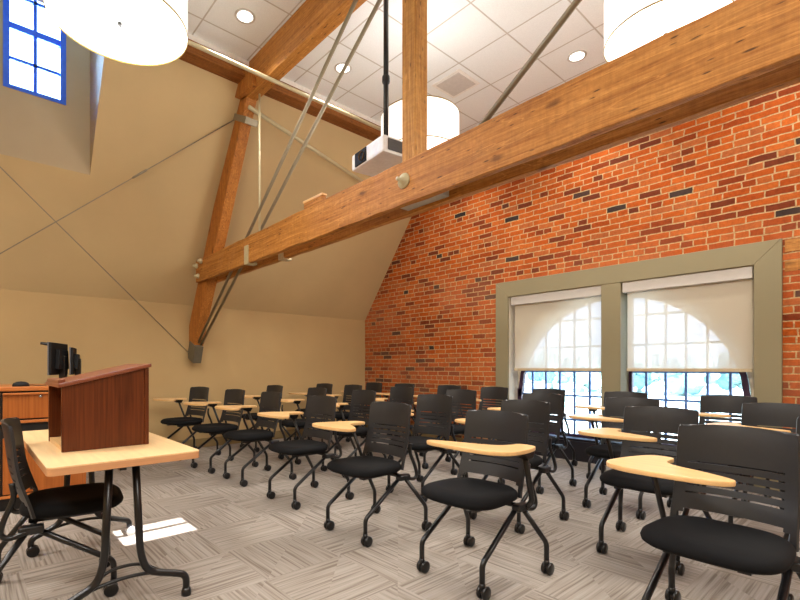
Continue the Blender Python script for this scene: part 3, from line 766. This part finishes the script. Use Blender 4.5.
# ------------------------------------------------------------------ table, lectern
TZt = .74; tx0, tx1, ty0, ty1 = -3.69, -2.265, .25, .885
tb = tag(empty('training_table', ((tx0+tx1)/2, (ty0+ty1)/2, 0)), 'pale maple topped training table with black legs carrying the lectern', 'table')
r = .03
pol = []
for (cx_, cy_, a0) in ((tx1-r, ty1-r, 0), (tx0+r, ty1-r, 90), (tx0+r, ty0+r, 180), (tx1-r, ty0+r, 270)):
    pol += [(cx_+r*math.cos(math.radians(a0+q)), cy_+r*math.sin(math.radians(a0+q))) for q in (0, 22, 45, 67, 90)]
kid(MB().prism(pol, TZt-.006, TZt, lambda u, v_, t_: (u, v_, t_)), 'tabletop', MAPLET, tb)
kid(MB().prism(pol, TZt-.036, TZt-.006, lambda u, v_, t_: (u, v_, t_)), 'edge_band', EDGE, tb)
for lx in (-2.37, -3.45):
    yc_ = .575
    for s_, yt in ((-1, .50), (1, .612)):
        yo = yc_+s_*.275
        pts = fillet([(lx, yt, TZt-.04), (lx, yt+s_*.02, .27), (lx, yt+s_*.05, .17), (lx, yo, .105), (lx, yo, .045 if lx < -3 else .02)], .05, 5)
        lg = kid(MB().tube(pts, .0175, 12), 'leg', BLK, tb)
        m = MB()
        if lx < -3:
            for q in (-.014, .014): m.lathe([(0, -.01), (.03, -.01), (.034, -.005), (.034, .005), (.03, .01), (0, .01)], (lx+q, yo+.01, .034), 16, 'x')
            m.box(lx-.006, lx+.006, yo-.012, yo+.02, .03, .07)
            cst = kid(m, 'caster', SILVER if s_ > 0 else BLK, tb)
        else:
            kid(MB().lathe([(0, 0), (.024, 0), (.024, .02), (.018, .04), (0, .04)], (lx, yo, 0), 16), 'foot', BLK, tb)
        arc = bez([(lx+.015, yo, .09), (lx+.05, yc_+s_*.17, .125), (lx+.07, yc_, .135)], 6)
    m = MB()
    m.tube(bez([(lx, yc_-.275, .10), (lx, yc_-.15, .15), (lx, yc_, .168), (lx, yc_+.15, .15), (lx, yc_+.275, .10)], 6), .009, 8)
    m.tube(bez([(lx+.0, yc_-.16, .15), (lx-.05, yc_-.08, .19), (lx-.06, yc_, .20), (lx-.05, yc_+.08, .19), (lx, yc_+.16, .15)], 6), .008, 8)
    kid(m, 'leg_brace', BLK, tb)
    kid(MB().box(lx-.04, lx+.04, .44, .70, TZt-.05, TZt-.034), 'leg_plate', BLK, tb)
kid(MB().box(-3.42, -2.40, .55, .58, TZt-.075, TZt-.037), 'under_rail', BLK, tb)

lc = tag(empty('tabletop_lectern', (-2.87, .545, TZt)), 'dark cherry wood tabletop lectern with sloped top, open at its side toward the speaker', 'lectern')
lx0, lx1, ly0, ly1 = -3.105, -2.635, .35, .745; z0 = TZt+.001
zt = lambda y: 1.055+(y-ly0)*(1.150-1.055)/(ly1-ly0)
for xa, xb in ((lx1-.02, lx1), (lx0, lx0+.02)):
    kid(MB().prism([(ly0, z0), (ly1-.022, z0), (ly1-.022, zt(ly1-.022)), (ly0, zt(ly0))], xa, xb, lambda u, v_, t_: (t_, u, v_)), 'side_panel', CHERRY, lc, .002)
kid(MB().box(lx0-.004, lx1+.006, ly1-.022, ly1, z0, zt(ly1)-.002), 'front_panel', CHERRY, lc, .003)
kid(MB().box(lx0+.02, lx1-.02, ly0+.004, ly1-.022, z0, z0+.022), 'bottom_shelf', MAPLE, lc, .002)
kid(MB().prism([(ly0-.014, zt(ly0-.014)), (ly1+.012, zt(ly1+.012)), (ly1+.012, zt(ly1+.012)+.019), (ly0-.014, zt(ly0-.014)+.019)], lx0-.012, lx1+.012, lambda u, v_, t_: (t_, u, v_)), 'sloped_top', CHERRYT, lc, .004)
kid(MB().prism([(ly0-.01, zt(ly0-.01)+.019), (ly0+.02, zt(ly0+.02)+.019), (ly0+.02, zt(ly0+.02)+.036), (ly0-.01, zt(ly0-.01)+.036)], lx0+.03, lx1-.03, lambda u, v_, t_: (t_, u, v_)), 'book_ledge', CHERRYT, lc, .003)

# ------------------------------------------------------------------ instructor desk with monitors
DX = -4.652; dy0, dy1 = -.75, .80; db = -5.38; DT = .995
dk = tag(empty('instructor_desk', ((DX+db)/2, .02, 0)), 'orange cherry instructor desk with drawer fronts standing by the tan wall', 'desk')
kid(MB().box(db, DX+.02, dy0, dy1+.01, DT-.035, DT), 'desktop', ORANGE_Y, dk, .008)
kid(MB().box(db+.02, DX-.02, dy0+.02, dy1-.004, .08, DT-.035), 'carcass', plain('desk_black', sr(14, 13, 13), .5), dk)
kid(MB().box(db+.04, DX-.04, dy0+.04, dy1-.03, 0, .08), 'plinth', BLK, dk)
kid(MB().box(db+.01, DX-.005, dy1-.02, dy1, .08, DT-.035), 'end_panel', ORANGE, dk)
ys = [(-.74, .205), (.222, .782)]
for i, (a, b) in enumerate(ys):
    d = kid(MB().box(DX-.02, DX, a, b, .735, .945), 'drawer', ORANGE, dk, .004)
    kid(MB().box(DX-.01, DX+.018, a, b, .928, .947), 'drawer_pull', ORANGE_Y, dk, .005)
    kid(MB().box(DX-.02, DX, a, b, .135, .585), 'door', ORANGE, dk, .004)
kid(MB().lathe([(0, .006), (.012, .005), (.013, 0)], (DX, .47, .915), 14, 'x'), 'lock', SILVER, dk)
kid(MB().box(DX-.02, DX+.016, dy0, dy1, .700, .722), 'middle_strip', ORANGE_Y, dk, .005)
kid(MB().box(DX-.02, DX+.016, dy0, dy1, .105, .125), 'base_strip', ORANGE_Y, dk, .005)

def monitor(px, py, x, ang, w, h, zb, lab):
    c = onx(px, py, x); c.z = 0
    root = tag(empty('desktop_monitor', (c.x, c.y, DT), ang), lab, 'monitor', 'monitors on the instructor desk')
    MB().box(-w/2, w/2, -.02, .0, zb, zb+h).build('screen_housing', SCREEN, root, .005)
    MB().box(-w/2-.003, w/2+.003, -.03, -.02, zb-.003, zb+h+.003).build('bezel', BEZEL, root, .003)
    MB().prism([(-w*.32, zb+.05), (w*.32, zb+.05), (w*.26, zb+h-.06), (-w*.26, zb+h-.06)], 0, .035, lambda u, v_, t_: (u, t_, v_)).build('back_cover', SCREEN, root, .006)
    MB().box(-.035, .035, .0, .05, .01, zb+h*.6).build('stand', BLK, root, .006)
    MB().box(-.07, .07, -.05, .07, 0, .014).build('stand_base', BLK, root, .005)
    return root
# screens face away from the audience; the backs face +X+Y
monitor(60, 365, -5.0, math.radians(-25), .42, .285, .09, 'black flat monitor seen from behind on the desk, beside the thin webcam arm')
monitor(75, 365, -5.12, math.radians(-14), .32, .25, .09, 'black flat monitor turned edge-on beside the sloped lectern top')
wc = onx(47, 344, -5.02)  # thin arm taken for a webcam mount behind the monitor
wcm = tag(empty('webcam_arm', (wc.x, wc.y, DT)), 'thin black webcam arm sticking out behind the monitor on the desk', 'webcam')
kid(MB().tube(bez([(wc.x-.12, wc.y+.14, DT+.01), (wc.x-.12, wc.y+.13, DT+.3), (wc.x-.06, wc.y+.06, wc.z-.01), (wc.x, wc.y-.02, wc.z)], 6), .007, 8), 'arm', BLK, wcm)
kid(MB().tube([(wc.x, wc.y+.03, wc.z-.004), (wc.x, wc.y-.05, wc.z+.006)], [.016, .012], 10), 'webcam_head', BLK, wcm)
kid(MB().lathe([(0, .012), (.05, .01), (.055, 0), (0, 0)], (wc.x-.12, wc.y+.14, DT), 18), 'base', BLK, wcm)
mc = onz(21.5, 386.5, DT); mc.x = -4.74; mc.y = .345
ms = tag(empty('computer_mouse', (mc.x, mc.y, DT)), 'black computer mouse on the edge of the orange desk', 'mouse')
m = MB(); n = 20
vs = []
for s_, z in ((1, 0), (1.02, .012), (.86, .028), (.5, .038), (.001, .041)):
    vs += [(.036*s_*math.cos(2*PI*k_/n), .058*s_*math.sin(2*PI*k_/n), z) for k_ in range(n)]
m.add(vs, [(i*n+k_, i*n+(k_+1) % n, (i+1)*n+(k_+1) % n, (i+1)*n+k_) for i in range(4) for k_ in range(n)], True)
m.build('mouse_body', SCREEN, ms)
MB().tube(bez([(0, .05, .012), (-.02, .12, .004), (-.05, .2, .004), (-.1, .26, .004)], 5), .003, 6).build('mouse_cord', BLK, ms)

# ------------------------------------------------------------------ light
w = bpy.data.worlds.new('sky'); S.world = w; w.use_nodes = True
nt = w.node_tree; nt.nodes.clear()
o_ = nt.nodes.new('ShaderNodeOutputWorld'); bg = nt.nodes.new('ShaderNodeBackground')
tc = nt.nodes.new('ShaderNodeTexCoord'); sp = nt.nodes.new('ShaderNodeSeparateXYZ'); nt.links.new(tc.outputs['Generated'], sp.inputs[0])
c = ramp(nt, sp.outputs[2], [(0, (.66, .82, 1.0)), (.25, (.48, .70, 1.0)), (1, (.28, .5, 1.0))])
nt.links.new(c, bg.inputs[0]); bg.inputs[1].default_value = 5.5; nt.links.new(bg.outputs[0], o_.inputs[0])

def lamp(name, kind, loc, energy, col, rot=(0, 0, 0), **kw):
    l = bpy.data.lights.new(name, kind); l.energy = energy; l.color = col
    for k_, v_ in kw.items(): setattr(l, k_, v_)
    o = bpy.data.objects.new(name, l); COL.objects.link(o); o.location = loc; o.rotation_euler = rot; return o
sun = lamp('sun', 'SUN', (8, 1, 8), 48, (1, .98, .96), angle=math.radians(.12))
sun.rotation_euler = (0, PI/2-SUN_EL, 0)
WARM = (1, .955, .88)
for x, y in ((-3.05, .7), (-1.06, 3.6), (-3.1, 3.39)):
    lamp('pendant_bulb', 'POINT', (x, y, 3.0), 58, WARM, shadow_soft_size=.3)
for x, y in ((-3.05, .7), (-1.06, 3.6), (-3.1, 3.39)):
    lamp('pendant_uplight', 'POINT', (x, y, 3.8), 15, (1, .97, .95), shadow_soft_size=.3)
for x, y in ((-4.2, 2.05), (-4.2, 3.27), (-2.35, 5.0), (-4.2, 4.9), (-.6, 2.0), (-.6, 5.0)):  # first three sit at the modelled downlights, the others are added fill
    lamp('downlight_and_fill', 'SPOT', (x, y, 4.48), 105, WARM, spot_size=math.radians(110), spot_blend=.8, shadow_soft_size=.12)
for x, y in ((.6, .4), (-1.2, -1.2), (1.6, 3.2), (-3.8, -1.4)):  # added fill lamps without fittings, in place of pendants out of view
    lamp('room_fill', 'AREA', (x, y, 3.3), 78, WARM, size=.9)
# daylight portals in the real window openings
for nm, loc, rot, sx, sz in (('window_portal', ((iL+iR)/2, YG+.12, 1.2), (-PI/2, 0, 0), iR-iL, 1.9), ('dormer_portal', (XDm-.12, (W3y0+W3y1)/2, (W3z0+W3z1)/2), (0, -PI/2, 0), 1.3, W3y1-W3y0)):
    o = lamp(nm, 'AREA', loc, 1, (1, 1, 1), rot, shape='RECTANGLE', size=sx, size_y=sz); o.data.cycles.is_portal = True

lamp('dormer_fill', 'AREA', (XDm-.2, (W3y0+W3y1)/2, (W3z0+W3z1)/2), 150, (.30, .55, 1), (0, -PI/2, 0), shape='RECTANGLE', size=1.3, size_y=W3y1-W3y0)  # blue lamp added outside the dormer to tint its cheek

# ------------------------------------------------------------------ camera
cam = bpy.data.cameras.new('camera'); co = bpy.data.objects.new('camera', cam); COL.objects.link(co)
co.location = (0, 0, EYE); co.rotation_euler = (PI/2, 0, YAW)
cam.sensor_width = 36; cam.sensor_fit = 'HORIZONTAL'; cam.lens = FOC/800*36
cam.shift_x = (400-PX)/800; cam.shift_y = (HZ-300)/800; cam.clip_start = .02; cam.clip_end = 500
S.camera = co
S.view_settings.view_transform = 'Standard'; S.view_settings.look = 'None'; S.view_settings.exposure = .1
S.cycles.use_denoising = True
S.cycles.max_bounces = 8; S.cycles.diffuse_bounces = 5; S.cycles.transparent_max_bounces = 10
S.cycles.sample_clamp_indirect = 6
